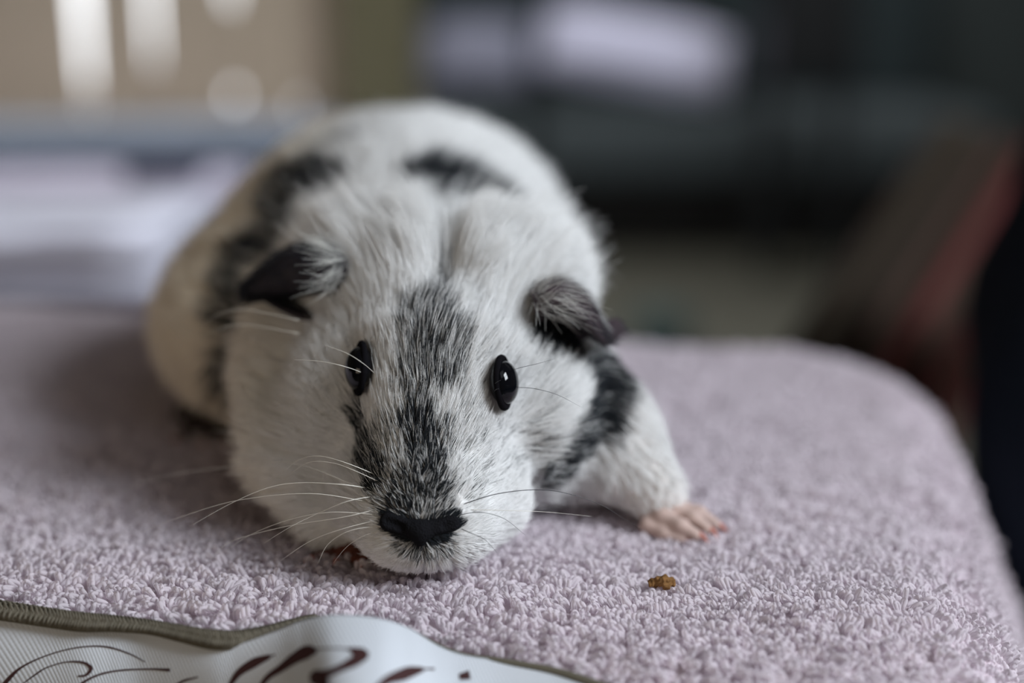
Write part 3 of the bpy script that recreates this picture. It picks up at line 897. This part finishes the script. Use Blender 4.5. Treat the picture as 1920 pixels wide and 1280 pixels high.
m_fur = hair_mat('fur', trans=0.20, rough=0.5, spec=0.2)
wf = lambda p: np.where(w_head(p) > 0.3, 1.0, 0.0) * np.where(np.linalg.norm(p - N0, axis=1) < 0.035, 2.2, 1.0) * (p[:, 1] < 0.068)
P, R, c = grow(190000, wf, 0.000042, 100)
curves_object('head_fur', P, R, c, m_fur, pig, 'stuff')
wb = lambda p: np.where(w_head(p) > 0.3, 0.08, 1.0)
P, R, c = grow(120000, wb, 0.000095, 200)
curves_object('body_fur', P, R, c, m_fur, pig, 'stuff')
#FUR_END

# fine hairs on and over the ears
def ear_hairs(G, n, col, L, seed, dirv, s0=0.0, s1=1.0, t0=0.0, t1=1.0, rad=0.00004, spread=.35):
    du = np.gradient(G, axis=0); dv = np.gradient(G, axis=1); N = np.cross(du, dv)
    N /= np.linalg.norm(N, axis=-1, keepdims=True) + 1e-12
    out = []
    for _ in range(n):
        i = int((s0 + (s1 - s0) * random.random()) * (G.shape[0] - 1)); j = int((t0 + (t1 - t0) * random.random()) * (G.shape[1] - 1))
        b = G[i, j] + rng.normal(0, 0.0004, 3); nn = N[i, j]
        if nn @ (CAM - b) < 0: nn = -nn
        d = np.array(dirv) + rng.normal(0, spread, 3); d -= nn * (d @ nn); d /= np.linalg.norm(d)
        l = L * random.uniform(0.5, 1.2); bend = rng.normal(0, 0.25, 3)
        out.append([b + nn * (0.0006 + 0.25 * l * k) + d * l * k + bend * l * k * k * 0.4 for k in np.linspace(0, 1, 5)])
    P = np.array(out); R = rad * (1 - 0.7 * np.linspace(0, 1, 5) ** 2)
    return P, np.broadcast_to(R, P.shape[:2]), np.tile(col, (n, 1)) * (0.8 + 0.4 * rng.random((n, 1)))
parts = [ear_hairs(EARP['left'], 2600, (0.02, 0.022, 0.03), 0.0035, 1, (-1, 0, 0.15)),
         ear_hairs(EARP['left'], 150, (0.75, 0.75, 0.72), 0.009, 2, (-0.9, -0.2, -0.25), 0, 0.16, 0, 0.5),
         ear_hairs(EARP['right'], 1500, (0.03, 0.028, 0.034), 0.003, 3, (1, 0, -0.5)),
         ear_hairs(EARP['right'], 150, (0.80, 0.80, 0.78), 0.009, 4, (0.9, -0.2, -0.35), 0, 0.35, 0, 0.55),
         ear_hairs(EARP['right'], 500, (0.7, 0.7, 0.7), 0.0016, 5, (1, 0, -0.5), 0.2, 1.0, 0.0, 0.08)]
P = np.concatenate([a[0] for a in parts]); R = np.concatenate([a[1] for a in parts]); c = np.concatenate([a[2] for a in parts])
curves_object('ear_fur', P, R, c, m_fur, pig, 'stuff')

# whiskers, each one its own part
WH = [  # (pixels with depth, tone)
    ([(690, 915, .309), (640, 908, .312), (560, 905, .316), (500, 915, .318), (430, 945, .320), (355, 987, .321)], 1, 1.0),
    ([(700, 930, .309), (650, 940, .312), (590, 965, .315), (540, 990, .316), (492, 1020, .318)], 1, .8),
    ([(705, 890, .311), (650, 868, .314), (600, 855, .318), (560, 862, .321), (525, 890, .324)], 1, .8),
    ([(715, 905, .311), (660, 880, .314), (620, 867, .317), (575, 868, .320), (530, 900, .324)], 1, .7),
    ([(690, 940, .309), (580, 925, .314), (450, 937, .320), (350, 965, .324), (262, 998, .328)], 1, .7),
    ([(705, 955, .309), (640, 970, .313), (540, 986, .319), (440, 1012, .324), (398, 1042, .325)], 1, .8),
    ([(710, 965, .309), (620, 960, .314), (540, 975, .318), (470, 1002, .322), (420, 1035, .324)], 1, .7),
    ([(705, 975, .309), (640, 992, .313), (580, 1015, .316), (520, 1055, .318)], 1, .8),
    ([(712, 985, .309), (655, 995, .312), (615, 1020, .314), (595, 1058, .315)], 1, .8),
    ([(715, 995, .310), (680, 1005, .312), (650, 1025, .314), (625, 1055, .315)], 1, .6),
    ([(700, 925, .310), (560, 870, .330), (462, 872, .342), (320, 890, .350), (240, 915, .354), (186, 957, .356)], 1, .6),
    ([(705, 702, .314), (682, 682, .312), (650, 662, .311), (605, 645, .312)], 1, .8),
    ([(690, 703, .315), (650, 688, .313), (600, 677, .313), (545, 674, .315)], 1, .8),
    ([(560, 600, .340), (460, 580, .345), (410, 590, .347), (372, 615, .350)], 1, .7),
    ([(560, 625, .340), (455, 608, .345), (400, 622, .347), (362, 642, .350)], 1, .7),
    ([(868, 945, .309), (930, 926, .312), (1000, 918, .315), (1060, 924, .317), (1130, 948, .320), (1200, 992, .323)], 0, .9),
    ([(862, 965, .309), (900, 960, .311), (945, 972, .314), (985, 1003, .317)], 0, .7),
    ([(862, 990, .309), (885, 1000, .310), (910, 1012, .311), (932, 1036, .312)], 0, .8),
    ([(955, 695, .318), (980, 688, .316), (1010, 681, .315), (1042, 672, .315)], 0, .6),
    ([(960, 726, .318), (1000, 728, .316), (1045, 740, .316), (1088, 762, .317)], 0, .6),
    ([(880, 955, .311), (960, 957, .314), (1030, 960, .318), (1110, 968, .322)], 1, .6),
    ([(925, 722, .318), (932, 716, .314), (940, 712, .313)], 0, .7),
    ([(926, 735, .318), (930, 730, .314), (936, 728, .313)], 0, .7),
]
m_w1 = mat('whisker_white', (0.80, 0.77, 0.70, 1), 0.35, 0.5)
m_w0 = mat('whisker_dark', (0.035, 0.035, 0.04, 1), 0.35, 0.5)
for pts, tone, th in WH:
    wp = np.array([px(*q) for q in pts])
    r0 = march(body_f, pts[0][0], pts[0][1], 0.0)
    if r0 is not None and np.linalg.norm(r0 - wp[0]) < 0.02: wp[0] = r0
    c = catmull(wp, 6)
    rr = 0.000115 * th * (1 - 0.8 * np.linspace(0, 1, len(c)) ** 1.5)
    child(link('whisker', tube(c, rr, 5), m_w1 if tone else m_w0), pig)

# paws: pale fingers with pink tips
m_paw = mat('paw_skin', lin(190, 166, 158), 0.6, 0.3, noise=(300, 0.15))
m_paw_shade = mat('paw_skin_shaded', lin(110, 62, 50), 0.6, 0.3, noise=(300, 0.2))  # reddish toes, with the shadow under the head put into the skin colour
m_claw = mat('claw', lin(178, 116, 104), 0.4, 0.4)
def paw(wrist, palm, toes, m, hs=0.0005, rp=0.0042, rt=0.0018):
    fs = [cone(wrist, palm, rp, rp * 0.9)]
    for t_ in toes:
        pts = [np.array(palm) * 0.75 + np.array(t_[0]) * 0.25] + [np.array(q) for q in t_]
        rs = [rt * 1.25, rt * 1.1, rt * 1.0, rt * 0.85]
        for a_, b_, ra, rb in zip(pts[:-1], pts[1:], rs, rs[1:]):
            fs.append(cone(a_, b_, ra, rb))
    f = union(fs, 0.0012)
    allp = np.array([wrist, palm] + [q for t_ in toes for q in t_])
    v_, f_ = surface_net(f, allp.min(0) - 0.008, allp.max(0) + 0.008, hs)
    v_[:, 2] = np.maximum(v_[:, 2], towel_z(v_[:, 0], v_[:, 1]) + 0.0012)
    o = child(link('paw', mesh_of(v_, f_), m), pig)
    for t_ in toes:
        a_, b_ = np.array(t_[-2]), np.array(t_[-1]); d = (b_ - a_) / np.linalg.norm(b_ - a_)
        tip = b_ + d * 0.0036 + np.array((0, 0, -0.0008))
        c = catmull(np.array([b_ + d * 0.0006 + np.array((0, 0, .0005)), b_ + d * 0.0022 + np.array((0, 0, .0006)), tip]), 4)
        c[:, 2] = np.maximum(c[:, 2], towel_z(c[:, 0], c[:, 1]) + 0.0014)
        k = child(link('claw', tube(c, np.linspace(0.0010, 0.0002, len(c)), 8), m_claw), pig)
def gp(u, v, h): 
    q = towel_hit(u, v); return px(u, v, float((q - CAM) @ FWD) - h * 1.6)
paw(px(1205, 930, .3585), px(1228, 958, .3565), [
    (px(1215, 985, .3525), px(1245, 1000, .3500), px(1278, 1012, .3485)),
    (px(1240, 968, .3520), px(1275, 985, .3490), px(1305, 1003, .3475)),
    (px(1262, 958, .3545), px(1298, 970, .3520), px(1326, 992, .3500)),
    (px(1270, 950, .3575), px(1310, 962, .3560), px(1342, 984, .3545))], m_paw)
paw(px(640, 985, .350), px(650, 1015, .344), [
    (px(615, 1040, .340), px(600, 1052, .337), px(588, 1062, .335)),
    (px(640, 1045, .338), px(635, 1056, .335), px(632, 1064, .333)),
    (px(665, 1045, .337), px(668, 1056, .334), px(672, 1064, .332)),
    (px(685, 1040, .338), px(695, 1050, .334), px(704, 1058, .332))], m_paw_shade)
paw(px(370, 785, .445), px(385, 812, .436), [
    (px(355, 822, .430), px(345, 832, .426), px(335, 840, .424)),
    (px(385, 830, .428), px(383, 842, .424), px(382, 850, .421)),
    (px(415, 826, .429), px(420, 840, .424), px(424, 850, .421))], mat('paw_skin_deep_shade', lin(50, 42, 42), 0.6, 0.3), hs=0.0008, rp=0.0075, rt=0.0034)  # hind foot: the body's shadow is put into its dark skin colour

# ================================================================== CRUMB
bm = bmesh.new()
c0 = towel_hit(1240, 1112) + np.array((0, 0, 0.0026))
for (dx, dz, r) in ((-0.0022, 0, 0.0009), (-0.0008, 0.0004, 0.0011), (0.0006, 0.0006, 0.0013), (0.0022, -0.0001, 0.0011), (0.0010, -0.0004, 0.0011), (-0.0013, -0.0005, 0.0009)):
    bmesh.ops.create_icosphere(bm, subdivisions=3, radius=r, matrix=Matrix.Translation(Vector(c0) + Vector((dx, random.uniform(-.0006, .0006), dz))))
for v in bm.verts:
    d = mnoise.noise(v.co * 1400) * 0.0006 + mnoise.noise(v.co * 3800) * 0.0004
    v.co += v.normal * d
me = bpy.data.meshes.new('crumb'); bm.to_mesh(me); bm.free()
cr = link('crumb', me, mat('crumb_brown', lin(122, 90, 56), 0.95, 0.1, noise=(900, 0.9)), label='small brown food crumb lying on the pink towel beside the outstretched paw', cat='crumb')
rm = cr.modifiers.new('weld', 'REMESH'); rm.mode = 'VOXEL'; rm.voxel_size = 0.00022
#END
